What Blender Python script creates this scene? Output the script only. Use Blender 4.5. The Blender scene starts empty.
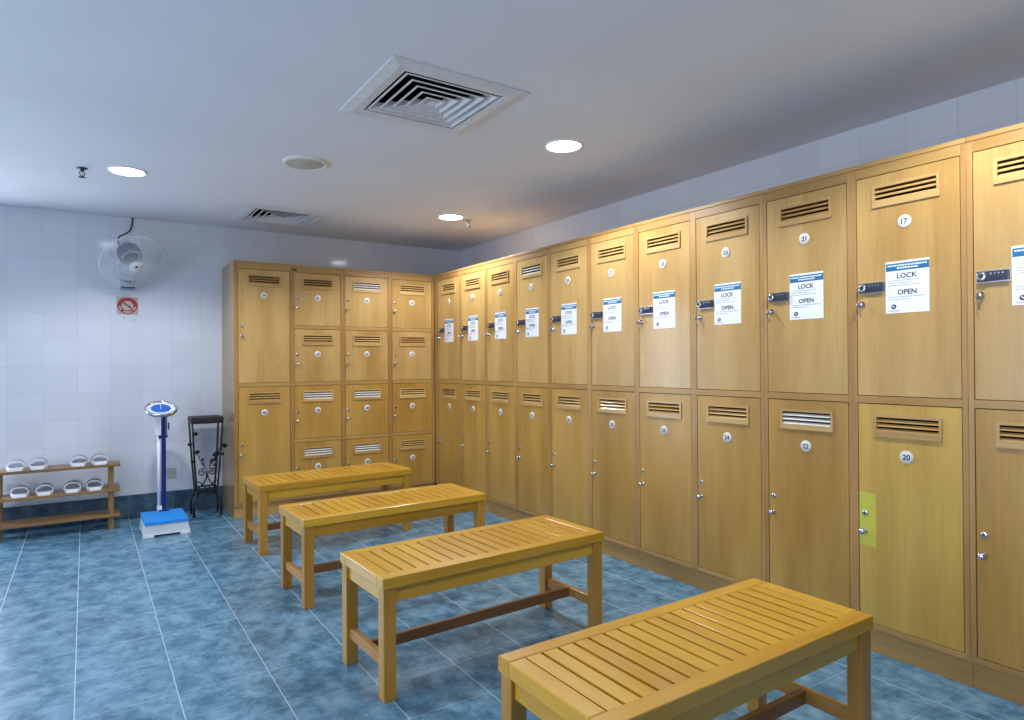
import bpy, bmesh, math, random
from mathutils import Matrix, Vector
random.seed(7)
S = bpy.context.scene
COL = S.collection
PI = math.pi

# ------------------------------------------------------------------ helpers
class MB:
    """collects shapes in one bmesh, links them as ONE mesh object"""
    def __init__(self): self.bm = bmesh.new(); self.M = Matrix.Identity(4)
    def v(self, co): return self.bm.verts.new(self.M @ Vector(co))
    def face(self, vs, m=0, smooth=False):
        try:
            f = self.bm.faces.new(vs)
        except ValueError:
            return None
        f.material_index = m; f.smooth = smooth
        return f
    def box(self, x0, x1, y0, y1, z0, z1, m=0):
        c = [self.v((x, y, z)) for x in (x0, x1) for y in (y0, y1) for z in (z0, z1)]
        for q in ((0, 1, 3, 2), (4, 6, 7, 5), (0, 4, 5, 1), (2, 3, 7, 6), (0, 2, 6, 4), (1, 5, 7, 3)):
            self.face([c[i] for i in q], m)
    def hexa(self, bottom, top, m=0):
        b = [self.v(p) for p in bottom]; t = [self.v(p) for p in top]
        n = len(b)
        self.face(b[::-1], m); self.face(t, m)
        for i in range(n):
            j = (i + 1) % n
            self.face([b[i], b[j], t[j], t[i]], m)
    def prism(self, pts, y0, y1, m=0, smooth=False):
        """outline in (x,z), extruded along y"""
        a = [self.v((x, y0, z)) for x, z in pts]; b = [self.v((x, y1, z)) for x, z in pts]
        self.face(a, m); self.face(b[::-1], m)
        n = len(pts)
        for i in range(n):
            j = (i + 1) % n
            self.face([a[j], a[i], b[i], b[j]], m, smooth)
    def slab(self, pts, z0, z1, m=0, smooth=False):
        """outline in (x,y), extruded along z"""
        a = [self.v((x, y, z0)) for x, y in pts]; b = [self.v((x, y, z1)) for x, y in pts]
        self.face(a[::-1], m); self.face(b, m)
        n = len(pts)
        for i in range(n):
            j = (i + 1) % n
            self.face([a[i], a[j], b[j], b[i]], m, smooth)
    def lathe(self, prof, n=32, m=0, smooth=True, mats=None):
        """profile [(r,z)] turned about z"""
        rings = []
        for r, z in prof:
            if r < 1e-6: rings.append([self.v((0, 0, z))])
            else: rings.append([self.v((r * math.cos(2 * PI * k / n), r * math.sin(2 * PI * k / n), z)) for k in range(n)])
        for i in range(len(rings) - 1):
            a, b = rings[i], rings[i + 1]
            mm = mats[i] if mats else m
            for k in range(n):
                l = (k + 1) % n
                if len(a) == 1 and len(b) > 1: self.face([a[0], b[l], b[k]], mm, smooth)
                elif len(b) == 1 and len(a) > 1: self.face([a[k], a[l], b[0]], mm, smooth)
                elif len(a) > 1: self.face([a[k], a[l], b[l], b[k]], mm, smooth)
    def tube(self, pts, r, n=8, m=0, cyclic=False, cap=True):
        P = [Vector(p) for p in pts]
        R = r if isinstance(r, (list, tuple)) else [r] * len(P)
        rings = []; up = None
        N = len(P)
        for i, p in enumerate(P):
            if cyclic: t = (P[(i + 1) % N] - P[i - 1]).normalized()
            else: t = (P[min(i + 1, N - 1)] - P[max(i - 1, 0)]).normalized()
            if up is None:
                up = Vector((0, 0, 1)) if abs(t.z) < .9 else Vector((1, 0, 0))
            s = t.cross(up).normalized(); up = s.cross(t).normalized()
            rings.append([self.v(p + (s * math.cos(2 * PI * k / n) + up * math.sin(2 * PI * k / n)) * R[i]) for k in range(n)])
        for i in range(N if cyclic else N - 1):
            a, b = rings[i], rings[(i + 1) % N]
            for k in range(n):
                l = (k + 1) % n
                self.face([a[k], b[k], b[l], a[l]], m, True)
        if cap and not cyclic:
            self.face(rings[0], m); self.face(rings[-1][::-1], m)
    def add_mesh(self, verts, faces, m=0):
        vs = [self.v(c) for c in verts]
        for f in faces: self.face([vs[i] for i in f], m)
    def mesh(self, name, mats):
        bmesh.ops.recalc_face_normals(self.bm, faces=self.bm.faces[:])
        me = bpy.data.meshes.new(name); self.bm.to_mesh(me); self.bm.free()
        for mt in (mats if isinstance(mats, (list, tuple)) else [mats]): me.materials.append(mt)
        return me
    def build(self, name, mats, parent=None, bevel=0, loc=None, segs=2):
        return link(name, self.mesh(name, mats), parent, bevel, loc, segs)

def link(name, me, parent=None, bevel=0, loc=None, segs=2):
    o = bpy.data.objects.new(name, me); COL.objects.link(o)
    if parent: o.parent = parent
    if loc is not None: o.location = loc
    if bevel:
        b = o.modifiers.new('edge_bevel', 'BEVEL'); b.width = bevel; b.segments = segs; b.limit_method = 'ANGLE'; b.angle_limit = .7
    return o

def thing(name, label, cat, loc=(0, 0, 0), rz=0, group=None):
    o = bpy.data.objects.new(name, None); COL.objects.link(o)
    o.empty_display_size = .1
    o.location = loc; o.rotation_euler = (0, 0, rz)
    tag(o, label, cat, group)
    return o
def tag(o, label, cat, group=None):
    o['label'] = label; o['category'] = cat
    if group: o['group'] = group
    return o
def copy_tree(o, parent=None):
    c = o.copy(); COL.objects.link(c)
    if parent: c.parent = parent
    for ch in o.children[:]: copy_tree(ch, c)
    return c
def structure(o): o['kind'] = 'structure'; return o

_txt = {}
def text(body, size):
    """mesh data of a word, centred at 0,0, lying in x,z and facing -y"""
    k = (body, size)
    if k not in _txt:
        cu = bpy.data.curves.new('word', 'FONT'); cu.body = body; cu.size = size; cu.align_x = 'CENTER'; cu.align_y = 'CENTER'
        cu.offset = size * .026; cu.resolution_u = 3
        ob = bpy.data.objects.new('word', cu); COL.objects.link(ob)
        dg = bpy.context.evaluated_depsgraph_get(); me = ob.evaluated_get(dg).to_mesh()
        vs = [v.co.copy() for v in me.vertices]; fs = [tuple(p.vertices) for p in me.polygons]
        ob.evaluated_get(dg).to_mesh_clear()
        bpy.data.objects.remove(ob); bpy.data.curves.remove(cu)
        xs = [v.x for v in vs]; ys = [v.y for v in vs]
        cx, cy = (min(xs) + max(xs)) / 2, (min(ys) + max(ys)) / 2
        _txt[k] = ([(v.x - cx, 0, v.y - cy) for v in vs], fs)
    return _txt[k]

# ------------------------------------------------------------------ materials
def srgb(r, g, b):
    f = lambda c: c / 12.92 if c <= .04045 else ((c + .055) / 1.055) ** 2.4
    return (f(r / 255), f(g / 255), f(b / 255), 1)
class NT:
    def __init__(self, name):
        self.m = bpy.data.materials.new(name); self.m.use_nodes = True
        self.t = self.m.node_tree; self.b = self.t.nodes['Principled BSDF']
    def n(self, typ, **kw):
        nd = self.t.nodes.new(typ)
        for k, v in kw.items():
            if k.startswith('i_'): nd.inputs[k[2:].replace('_', ' ')].default_value = v
            else: setattr(nd, k, v)
        return nd
    def l(self, a, b): self.t.links.new(a, b)
    def math(self, op, a, b=None, c=None):
        nd = self.n('ShaderNodeMath', operation=op)
        for i, x in enumerate((a, b, c)):
            if x is None: continue
            if isinstance(x, (int, float)): nd.inputs[i].default_value = x
            else: self.l(x, nd.inputs[i])
        return nd.outputs[0]
    def mix(self, fac, a, b, mode='MIX'):
        nd = self.n('ShaderNodeMix', data_type='RGBA', blend_type=mode)
        for i, x in ((0, fac), (6, a), (7, b)):
            if isinstance(x, (int, float, tuple)): nd.inputs[i].default_value = x
            else: self.l(x, nd.inputs[i])
        return nd.outputs[2]
    def ramp(self, fac, stops):
        nd = self.n('ShaderNodeValToRGB'); e = nd.color_ramp.elements
        while len(e) < len(stops): e.new(.5)
        for x, (p, c) in zip(e, stops): x.position = p; x.color = c
        self.l(fac, nd.inputs[0]); return nd.outputs[0]
    def bump(self, h, strength, dist=.002):
        nd = self.n('ShaderNodeBump'); nd.inputs['Strength'].default_value = strength; nd.inputs['Distance'].default_value = dist
        self.l(h, nd.inputs['Height']); self.l(nd.outputs[0], self.b.inputs['Normal'])
def plain(name, col, rough=.5, metal=0, coat=0, emit=None, strength=0, var=.06, scale=30, spec=.5, trans=0):
    k = NT(name); tc = k.n('ShaderNodeTexCoord')
    nz = k.n('ShaderNodeTexNoise'); nz.inputs['Scale'].default_value = scale; nz.inputs['Detail'].default_value = 3
    k.l(tc.outputs['Object'], nz.inputs['Vector'])
    d = tuple(c * (1 - var) for c in col[:3]) + (1,); e = tuple(min(1, c * (1 + var)) for c in col[:3]) + (1,)
    k.l(k.ramp(nz.outputs['Fac'], [(.3, d), (.7, e)]), k.b.inputs['Base Color'])
    k.b.inputs['Roughness'].default_value = rough; k.b.inputs['Metallic'].default_value = metal
    k.b.inputs['Coat Weight'].default_value = coat; k.b.inputs['Specular IOR Level'].default_value = spec
    k.b.inputs['Transmission Weight'].default_value = trans
    if emit: k.b.inputs['Emission Color'].default_value = emit; k.b.inputs['Emission Strength'].default_value = strength
    return k.m
def wood(name, light, dark, axis, rough=.3, coat=.3, strips=0, strip_axis=0, var=.12, fine=1.0):
    k = NT(name); tc = k.n('ShaderNodeTexCoord'); oi = k.n('ShaderNodeObjectInfo')
    off = k.math('MULTIPLY', oi.outputs['Random'], 37.0)
    cb = k.n('ShaderNodeCombineXYZ'); [k.l(off, cb.inputs[i]) for i in range(3)]
    ad = k.n('ShaderNodeVectorMath', operation='ADD'); k.l(tc.outputs['Object'], ad.inputs[0]); k.l(cb.outputs[0], ad.inputs[1])
    mp = k.n('ShaderNodeMapping'); sc = [34 * fine, 34 * fine, 34 * fine]; sc[axis] = 1.6 * fine; mp.inputs['Scale'].default_value = sc
    k.l(ad.outputs[0], mp.inputs['Vector'])
    n1 = k.n('ShaderNodeTexNoise'); n1.inputs['Scale'].default_value = 2.2; n1.inputs['Detail'].default_value = 6; n1.inputs['Roughness'].default_value = .65
    k.l(mp.outputs[0], n1.inputs['Vector'])
    mp2 = k.n('ShaderNodeMapping'); sc2 = [5, 5, 5]; sc2[axis] = .8; mp2.inputs['Scale'].default_value = sc2
    k.l(ad.outputs[0], mp2.inputs['Vector'])
    n2 = k.n('ShaderNodeTexNoise'); n2.inputs['Scale'].default_value = 1; n2.inputs['Detail'].default_value = 3
    k.l(mp2.outputs[0], n2.inputs['Vector'])
    f = k.math('ADD', k.math('MULTIPLY', n1.outputs['Fac'], .32), k.math('MULTIPLY', n2.outputs['Fac'], .68))
    c = k.ramp(f, [(.33, dark), (.62, light)])
    hv = k.math('ADD', 1 - var / 2, k.math('MULTIPLY', oi.outputs['Random'], var))
    if strips:
        sx = k.n('ShaderNodeSeparateXYZ'); k.l(ad.outputs[0], sx.inputs[0])
        cell = k.math('FLOOR', k.math('MULTIPLY', sx.outputs[strip_axis], strips))
        wn = k.n('ShaderNodeTexWhiteNoise', noise_dimensions='1D'); k.l(k.math('ADD', cell, off), wn.inputs['W'])
        hv = k.math('MULTIPLY', hv, k.math('ADD', .95, k.math('MULTIPLY', wn.outputs['Value'], .10)))
    hs = k.n('ShaderNodeHueSaturation'); k.l(hv, hs.inputs['Value']); k.l(c, hs.inputs['Color'])
    k.l(hs.outputs[0], k.b.inputs['Base Color'])
    k.b.inputs['Roughness'].default_value = rough; k.b.inputs['Coat Weight'].default_value = coat; k.b.inputs['Coat Roughness'].default_value = .14
    rr = k.math('ADD', rough - .08, k.math('MULTIPLY', n2.outputs['Fac'], .16)); k.l(rr, k.b.inputs['Roughness'])
    k.bump(n1.outputs['Fac'], .12, .001)
    return k.m
def grid(k, comps, lines, second=1):
    """grout mask from world position: comps = (axis index, origin, pitch), lines = half width"""
    g = k.n('ShaderNodeNewGeometry'); sx = k.n('ShaderNodeSeparateXYZ'); k.l(g.outputs['Position'], sx.inputs[0])
    ds, cells = [], []
    for ax, o, p in comps:
        u = k.math('DIVIDE', k.math('SUBTRACT', sx.outputs[ax], o), p)
        fr = k.math('FRACT', u); cells.append(k.math('FLOOR', u))
        ds.append(k.math('MULTIPLY', k.math('MINIMUM', fr, k.math('SUBTRACT', 1, fr)), p))
    ms = []
    for i, d in enumerate(ds):
        mr = k.n('ShaderNodeMapRange'); k.l(d, mr.inputs[0])
        mr.inputs[1].default_value = lines * .55; mr.inputs[2].default_value = lines; mr.inputs[3].default_value = 1 if i == 0 else second; mr.inputs[4].default_value = 0
        ms.append(mr.outputs[0])
    mk = ms[0] if len(ms) == 1 else k.math('MAXIMUM', ms[0], ms[1])
    cb = k.n('ShaderNodeCombineXYZ')
    for i, c in enumerate(cells if second == 1 else cells[:1]): k.l(c, cb.inputs[i])
    wn = k.n('ShaderNodeTexWhiteNoise', noise_dimensions='3D'); k.l(cb.outputs[0], wn.inputs['Vector'])
    return mk, wn, g.outputs['Position']

FX, FY, FP = -.038, 1.160, .3395                     # floor tile grid
def floor_mat(name, comps, c_dark, c_mid, c_light, grout, rough):
    k = NT(name); mask, wn, pos = grid(k, comps, .0021, .22)
    sh = k.n('ShaderNodeVectorMath', operation='MULTIPLY_ADD'); k.l(wn.outputs['Color'], sh.inputs[0]); sh.inputs[1].default_value = (7, 7, 7); k.l(pos, sh.inputs[2])
    mp = k.n('ShaderNodeMapping'); mp.inputs['Scale'].default_value = (7, 5.5, 6); mp.inputs['Rotation'].default_value = (0, 0, .1); k.l(sh.outputs[0], mp.inputs['Vector'])
    n1 = k.n('ShaderNodeTexNoise'); n1.inputs['Scale'].default_value = 1.5; n1.inputs['Detail'].default_value = 10; n1.inputs['Roughness'].default_value = .68; n1.inputs['Distortion'].default_value = .25
    k.l(mp.outputs[0], n1.inputs['Vector'])
    c = k.ramp(n1.outputs['Fac'], [(.36, c_dark), (.48, c_mid), (.62, c_light)])
    mp3 = k.n('ShaderNodeMapping'); mp3.inputs['Scale'].default_value = (22, 24, 20); k.l(sh.outputs[0], mp3.inputs['Vector'])
    n3 = k.n('ShaderNodeTexNoise'); n3.inputs['Scale'].default_value = 1; n3.inputs['Detail'].default_value = 5; k.l(mp3.outputs[0], n3.inputs['Vector'])
    sp = k.ramp(n3.outputs['Fac'], [(.56, (0, 0, 0, 1)), (.68, (1, 1, 1, 1))])
    c = k.mix(k.math('MULTIPLY', sp, .5), c, c_dark)
    hs = k.n('ShaderNodeHueSaturation'); k.l(c, hs.inputs['Color'])
    k.l(k.math('ADD', .97, k.math('MULTIPLY', wn.outputs['Value'], .06)), hs.inputs['Value'])
    c = k.mix(mask, hs.outputs[0], grout)
    k.l(c, k.b.inputs['Base Color'])
    k.l(k.math('ADD', rough, k.math('MULTIPLY', mask, .3)), k.b.inputs['Roughness'])
    k.bump(k.math('ADD', k.math('MULTIPLY', n1.outputs['Fac'], .3), k.math('SUBTRACT', 1, mask)), .15, .001)
    return k.m
def wall_mat(name, comps):
    k = NT(name); mask, wn, pos = grid(k, comps, .0022)
    hs = k.n('ShaderNodeHueSaturation'); hs.inputs['Color'].default_value = WALLC
    k.l(k.math('ADD', .96, k.math('MULTIPLY', wn.outputs['Value'], .07)), hs.inputs['Value'])
    c = k.mix(k.math('MULTIPLY', mask, .42), hs.outputs[0], srgb(150, 158, 178))
    k.l(c, k.b.inputs['Base Color'])
    k.l(k.math('ADD', .10, k.math('MULTIPLY', mask, .4)), k.b.inputs['Roughness'])
    nz = k.n('ShaderNodeTexNoise'); nz.inputs['Scale'].default_value = 5; k.l(pos, nz.inputs['Vector'])
    k.bump(k.math('ADD', k.math('MULTIPLY', nz.outputs['Fac'], .6), k.math('MULTIPLY', k.math('SUBTRACT', 1, mask), .6)), .12, .002)
    return k.m

WALLC = srgb(214, 217, 226)
M = {}
M['floor'] = floor_mat('blue_marbled_floor_tile', ((0, FX, FP), (1, FY, FP)), srgb(58, 100, 124), srgb(86, 130, 156), srgb(118, 158, 182), srgb(166, 188, 204), .24)
M['skirt'] = floor_mat('dark_teal_skirting_tile', ((0, FX, FP),), srgb(42, 62, 82), srgb(60, 84, 104), srgb(82, 106, 126), srgb(92, 112, 130), .3)
M['wall_b'] = wall_mat('white_glazed_wall_tile_back', ((0, -0.0527, 0.2286), (2, 0.1947, 0.2174)))
M['wall_s'] = wall_mat('white_glazed_wall_tile_side', ((1, 1.1667, 0.2329), (2, 0.1947, 0.2174)))
M['ceil'] = plain('painted_ceiling', srgb(230, 231, 238), .75, var=.03, scale=1.5)
VL, VD = srgb(196, 160, 98), srgb(170, 130, 68)
M['door'] = wood('oak_veneer_door', VL, VD, 2, .28, .5, strips=8.7, strip_axis=0, var=.10)
M['door_low'] = wood('oak_veneer_door_lower', srgb(188, 146, 72), srgb(160, 116, 48), 2, .34, .2, strips=8.7, strip_axis=0, var=.10)  # slightly browner tone for the lower doors
M['door_yellow'] = wood('yellow_varnished_door', srgb(200, 162, 76), srgb(176, 134, 54), 2, .36, .15, strips=8.7, strip_axis=0, var=.0)
M['stile'] = wood('oak_stile', srgb(180, 138, 80), srgb(148, 106, 56), 2, .34, .2)
M['rail'] = wood('oak_rail', srgb(184, 144, 82), srgb(152, 112, 58), 0, .34, .2)
M['side'] = wood('oak_side_panel', srgb(176, 146, 100), srgb(146, 116, 76), 2, .32, .3)
M['inside'] = plain('dark_locker_inside', srgb(74, 54, 34), .8)
M['louvre'] = wood('oak_louvre', srgb(200, 164, 104), srgb(168, 128, 74), 0, .3, .3)
M['pale_louvre'] = plain('pale_louvre_slats', srgb(208, 202, 192), .35)  # paler slat colour, set on some vents only
M['bench_x'] = wood('teak_along_x', srgb(206, 158, 44), srgb(176, 124, 26), 0, .3, .45)
M['bench_y'] = wood('teak_along_y', srgb(208, 160, 46), srgb(178, 124, 28), 1, .3, .45)
M['bench_z'] = wood('teak_along_z', srgb(186, 136, 48), srgb(154, 104, 30), 2, .36, .3)
M['under'] = plain('dark_gap_board', srgb(34, 18, 9), .8)  # near-black board under the slats keeps the gaps between them dark
M['stretch'] = wood('shaded_teak_stretcher', srgb(150, 100, 52), srgb(118, 74, 36), 0, .4, .2)  # shade under the seat put into the long stretcher's colour
M['stretch_y'] = wood('teak_stretcher_short', srgb(178, 128, 56), srgb(146, 98, 38), 1, .4, .2)
M['rack_x'] = wood('rack_wood', srgb(142, 106, 58), srgb(100, 70, 36), 0, .45, .15)
M['rack_z'] = wood('rack_post_wood', srgb(146, 108, 60), srgb(104, 72, 38), 2, .45, .15)
M['disc'] = plain('cream_enamel_disc', srgb(218, 214, 206), .3, var=.02)
M['navy'] = plain('navy_print', srgb(32, 44, 96), .4)
M['paper'] = plain('white_paper', srgb(232, 234, 240), .45, var=.015)
M['blue_band'] = plain('blue_print', srgb(14, 100, 146), .45)
M['ink'] = plain('grey_ink', srgb(36, 38, 66), .5)
M['pale_ink'] = plain('pale_grey_ink', srgb(128, 130, 152), .5)
M['slate'] = plain('dark_slate_plastic', srgb(50, 52, 60), .4)
M['chrome'] = plain('chrome', srgb(206, 208, 214), .18, metal=1)
M['steel'] = plain('brushed_steel', srgb(178, 180, 188), .3, metal=1)
M['bronze'] = plain('dark_bronze', srgb(92, 74, 48), .4, metal=.6)
M['tape'] = plain('green_tape', srgb(198, 190, 72), .4)
M['black'] = plain('black_iron', srgb(18, 17, 20), .45)
M['wicker'] = plain('dark_woven_top', srgb(40, 30, 26), .6, var=.5, scale=90)
M['white'] = plain('white_plastic', srgb(232, 234, 236), .35, var=.02)
M['white_metal'] = plain('white_painted_metal', srgb(222, 226, 228), .35, var=.02)
M['blue_mat'] = plain('bright_blue_rubber', srgb(14, 138, 228), .5)
M['navy_metal'] = plain('navy_painted_metal', srgb(20, 30, 104), .3)
M['dial'] = plain('blue_dial', srgb(16, 92, 196), .3)
M['sole'] = plain('white_foam_sole', srgb(236, 236, 238), .5)
M['foot'] = plain('grey_footbed', srgb(122, 130, 142), .6)
M['strap'] = plain('grey_strap', srgb(132, 142, 154), .5)
M['grille'] = plain('beige_speaker_grille', srgb(192, 186, 170), .7)
M['cream'] = plain('cream_plastic', srgb(222, 220, 212), .5)
M['vent'] = plain('white_vent_metal', srgb(222, 222, 226), .45)
M['void'] = plain('dark_duct_and_gap', srgb(14, 15, 20), .9)
M['lamp'] = plain('lit_diffuser', srgb(240, 244, 255), .4, emit=(.93, .96, 1, 1), strength=14, var=0)
M['fill_glass'] = plain('frosted_fill_glass', srgb(225, 235, 245), .4, emit=(.76, .87, 1, 1), strength=3.0, var=0)  # glow of the added left-wall bays, brightens the room and ceiling
M['door_glass'] = plain('frosted_lit_door_glass', srgb(225, 235, 245), .4, emit=(.80, .89, 1, 1), strength=5, var=0)
M['blade'] = plain('clear_smoke_blade', srgb(150, 164, 190), .25); M['blade'].node_tree.nodes['Principled BSDF'].inputs['Alpha'].default_value = .10
M['fan_grey'] = plain('fan_grey_plastic', srgb(170, 182, 198), .4)
M['motor'] = plain('fan_motor_dark', srgb(40, 48, 70), .4)
M['wire'] = plain('white_coated_wire', srgb(224, 230, 236), .35, var=.02)
M['sign'] = plain('sign_plate', srgb(178, 168, 158), .5, var=.05)
M['red'] = plain('sign_red', srgb(158, 12, 36), .45)
M['outlet'] = plain('outlet_plastic', srgb(180, 188, 184), .4)
M['cord'] = plain('dark_cord', srgb(38, 40, 50), .5)

# ------------------------------------------------------------------ setting
XW, YW, ZC = 3.474, 6.36, 2.5438
XL, YF = -3.2, -4.6
b = MB(); b.box(XL, XW, YF, YW, -.06, 0); structure(b.build('floor', M['floor']))
DX0, DX1, DZ = -1.56, -.60, 2.12                      # lit glass door in the back wall, left of the view
b = MB(); b.box(DX1, XW + .1, YW, YW + .1, -.06, 2.8); b.box(XL - .1, DX0, YW, YW + .1, -.06, 2.8); b.box(DX0, DX1, YW, YW + .1, DZ, 2.8)
structure(b.build('wall_back', M['wall_b']))
b = MB(); b.box(XW, XW + .1, YF, YW, -.06, 2.8); structure(b.build('wall_right', M['wall_s']))
WB = [(-2.0, .3), (.7, 3.0)]; WZ0, WZ1 = .12, 2.32   # unseen glazed bays added to the left wall as fill light for the ceiling
b = MB()
ysw = [YF] + [y for w_ in WB for y in w_] + [YW]
for i in range(0, len(ysw), 2): b.box(XL - .1, XL, ysw[i], ysw[i + 1], -.06, 2.8)
for y0, y1 in WB: b.box(XL - .1, XL, y0, y1, -.06, WZ0); b.box(XL - .1, XL, y0, y1, WZ1, 2.8)
structure(b.build('wall_left', M['wall_s']))
b = MB(); b.box(XL - .1, XW + .1, YF - .1, YF, -.06, 2.8); structure(b.build('wall_front', M['wall_b']))
for i, (y0, y1) in enumerate(WB):
    b = MB(); X0, X1, t_ = XL - .08, XL - .02, .05
    b.box(X0, X1, y0, y0 + t_, WZ0, WZ1); b.box(X0, X1, y1 - t_, y1, WZ0, WZ1); b.box(X0, X1, y0 + t_, y1 - t_, WZ0, WZ0 + t_); b.box(X0, X1, y0 + t_, y1 - t_, WZ1 - t_, WZ1)
    ym = (y0 + y1) / 2; b.box(X0, X1, ym - .025, ym + .025, WZ0 + t_, WZ1 - t_)
    wn_ = structure(b.build('fill_window_%d' % (i + 1), M['white_metal'], bevel=.003))
    b = MB(); b.box(XL - .055, XL - .045, y0 + t_, ym - .025, WZ0 + t_, WZ1 - t_); b.box(XL - .055, XL - .045, ym + .025, y1 - t_, WZ0 + t_, WZ1 - t_); b.build('fill_pane', M['fill_glass'], wn_)
b = MB(); t_ = .055
b.box(DX0, DX0 + t_, YW - .01, YW + .07, 0, DZ); b.box(DX1 - t_, DX1, YW - .01, YW + .07, 0, DZ); b.box(DX0 + t_, DX1 - t_, YW - .01, YW + .07, DZ - t_, DZ); b.box(DX0 + t_, DX1 - t_, YW + .01, YW + .05, 0, .12)
dr = structure(b.build('door_1', M['white_metal'], bevel=.003))
b = MB(); b.box(DX0 + t_, DX1 - t_, YW + .025, YW + .035, .12, DZ - t_); b.build('glass_panel', M['door_glass'], dr)
b = MB(); b.tube([(DX1 - .13, YW + .012, .95), (DX1 - .13, YW - .03, .95), (DX1 - .13, YW - .03, 1.15), (DX1 - .13, YW + .012, 1.15)], .009, 10); b.build('door_handle', M['steel'], dr)
b = MB(); b.box(DX1, 1.037, YW - .008, YW, 0, 0.1947); structure(b.build('baseboard_back', M['skirt'], bevel=.0015))
VH = .25                                              # half opening of the air diffusers
V1, V2 = (1.3854, 2.7850), (1.3854, 5.6460)
xs = [XL, V1[0] - VH, V1[0] + VH, XW]; ys = [YF, V1[1] - VH, V1[1] + VH, V2[1] - VH, V2[1] + VH, YW]
b = MB()
for i in range(3):
    for j in range(5):
        if i == 1 and j in (1, 3): continue
        b.box(xs[i], xs[i + 1], ys[j], ys[j + 1], ZC, ZC + .05)
bmesh.ops.remove_doubles(b.bm, verts=b.bm.verts[:], dist=1e-5)
structure(b.build('ceiling', M['ceil']))

# ------------------------------------------------------------------ lockers
PT, MID1, MID0, LB, TOP = 2.104, 1.135, 1.103, .13, 2.168
def plate_with_hole(b, w, h, hx0, hx1, hz0, hz1, y0, y1, m=0):
    X = [0, hx0, hx1, w]; Z = [0, hz0, hz1, h]
    fr = [[b.v((x, y0, z)) for z in Z] for x in X]; bk = [[b.v((x, y1, z)) for z in Z] for x in X]
    for i in range(3):
        for j in range(3):
            if i == 1 and j == 1: continue
            b.face([fr[i][j], fr[i + 1][j], fr[i + 1][j + 1], fr[i][j + 1]], m)
            b.face([bk[i][j], bk[i][j + 1], bk[i + 1][j + 1], bk[i + 1][j]], m)
    for i in range(3):
        b.face([fr[i][0], bk[i][0], bk[i + 1][0], fr[i + 1][0]], m); b.face([fr[i][3], fr[i + 1][3], bk[i + 1][3], bk[i][3]], m)
        b.face([fr[0][i], fr[0][i + 1], bk[0][i + 1], bk[0][i]], m); b.face([fr[3][i], bk[3][i], bk[3][i + 1], fr[3][i + 1]], m)
    for a, c in (((1, 1), (2, 1)), ((2, 1), (2, 2)), ((2, 2), (1, 2)), ((1, 2), (1, 1))):
        b.face([fr[a[0]][a[1]], fr[c[0]][c[1]], bk[c[0]][c[1]], bk[a[0]][a[1]]], m)

DW = .417
_mesh = {}
def door_mesh(w, h, mat):
    k = ('d', round(w, 3), round(h, 3), mat)
    if k not in _mesh:
        b = MB(); c = w / 2
        plate_with_hole(b, w, h, c - .124, c + .124, h - .117, h - .056, 0, .018)
        _mesh[k] = b.mesh('door', M[mat])
    return _mesh[k]
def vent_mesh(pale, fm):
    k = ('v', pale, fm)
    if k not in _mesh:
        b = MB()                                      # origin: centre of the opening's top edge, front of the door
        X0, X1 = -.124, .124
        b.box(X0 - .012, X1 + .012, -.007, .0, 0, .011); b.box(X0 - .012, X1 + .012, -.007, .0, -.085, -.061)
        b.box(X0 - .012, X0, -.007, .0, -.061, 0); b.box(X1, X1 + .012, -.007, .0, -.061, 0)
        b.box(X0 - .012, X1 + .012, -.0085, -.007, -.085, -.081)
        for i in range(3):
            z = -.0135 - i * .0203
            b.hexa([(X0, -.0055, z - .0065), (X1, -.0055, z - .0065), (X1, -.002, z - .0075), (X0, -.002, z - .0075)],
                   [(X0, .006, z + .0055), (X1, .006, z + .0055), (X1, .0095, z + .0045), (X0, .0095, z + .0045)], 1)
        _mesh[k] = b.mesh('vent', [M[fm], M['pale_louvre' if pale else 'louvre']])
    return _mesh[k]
def disc_mesh(num):
    b = MB(); b.M = Matrix.Rotation(PI / 2, 4, 'X')
    b.lathe([(0, 0), (.0275, 0), (.0275, .003), (.026, .0042), (0, .0042)], 32)
    b.M = Matrix.Translation((0, -.0046, 0)); vs, fs = text(str(num), .032); b.add_mesh(vs, fs, 1)
    return b.mesh('number_disc', [M['disc'], M['navy']])
def keypad_mesh():
    if 'k' not in _mesh:
        b = MB()
        b.box(-.055, .055, -.004, 0, -.0235, .0235, 1); b.box(-.050, .050, -.016, -.004, -.0190, .0190, 0)
        b.box(-.012, .047, -.0175, -.017, -.014, -.002, 2)
        b.M = Matrix.Translation((-.033, -.017, 0)) @ Matrix.Rotation(PI / 2, 4, 'X')
        b.lathe([(.017, 0), (.017, .007), (.014, .009), (.009, .009)], 20, 1); b.lathe([(.009, .009), (.008, .0085), (0, .0085)], 20, 0)
        b.M = Matrix.Identity(4)
        for i in range(4): b.box(-.006 + i * .013, .000 + i * .013, -.0182, -.017, .006, .0115, 1)
        _mesh['k'] = b.mesh('keypad_lock', [M['slate'], M['chrome'], M['ink']])
    return _mesh['k']
def camlock_mesh():
    if 'c' not in _mesh:
        b = MB(); b.M = Matrix.Rotation(PI / 2, 4, 'X')
        b.lathe([(.0145, 0), (.0145, .006), (.0105, .008), (.0105, .02), (.009, .022), (0, .022)], 20, 0)
        b.M = Matrix.Identity(4)
        b.box(-.002, .002, -.034, -.022, -.006, .006, 0)
        b.M = Matrix.Translation((0, -.038, -.004)) @ Matrix.Rotation(PI / 2, 4, 'Y'); b.lathe([(0, -.0012), (.010, -.0012), (.010, .0012), (0, .0012)], 14, 0)
        b.M = Matrix.Identity(4); b.tube([(0, -.036, -.012), (.004, -.03, -.03), (.003, -.022, -.055)], [.0012, .0012, .003], 6, 0)
        _mesh['c'] = b.mesh('cam_lock', [M['chrome']])
    return _mesh['c']
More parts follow.
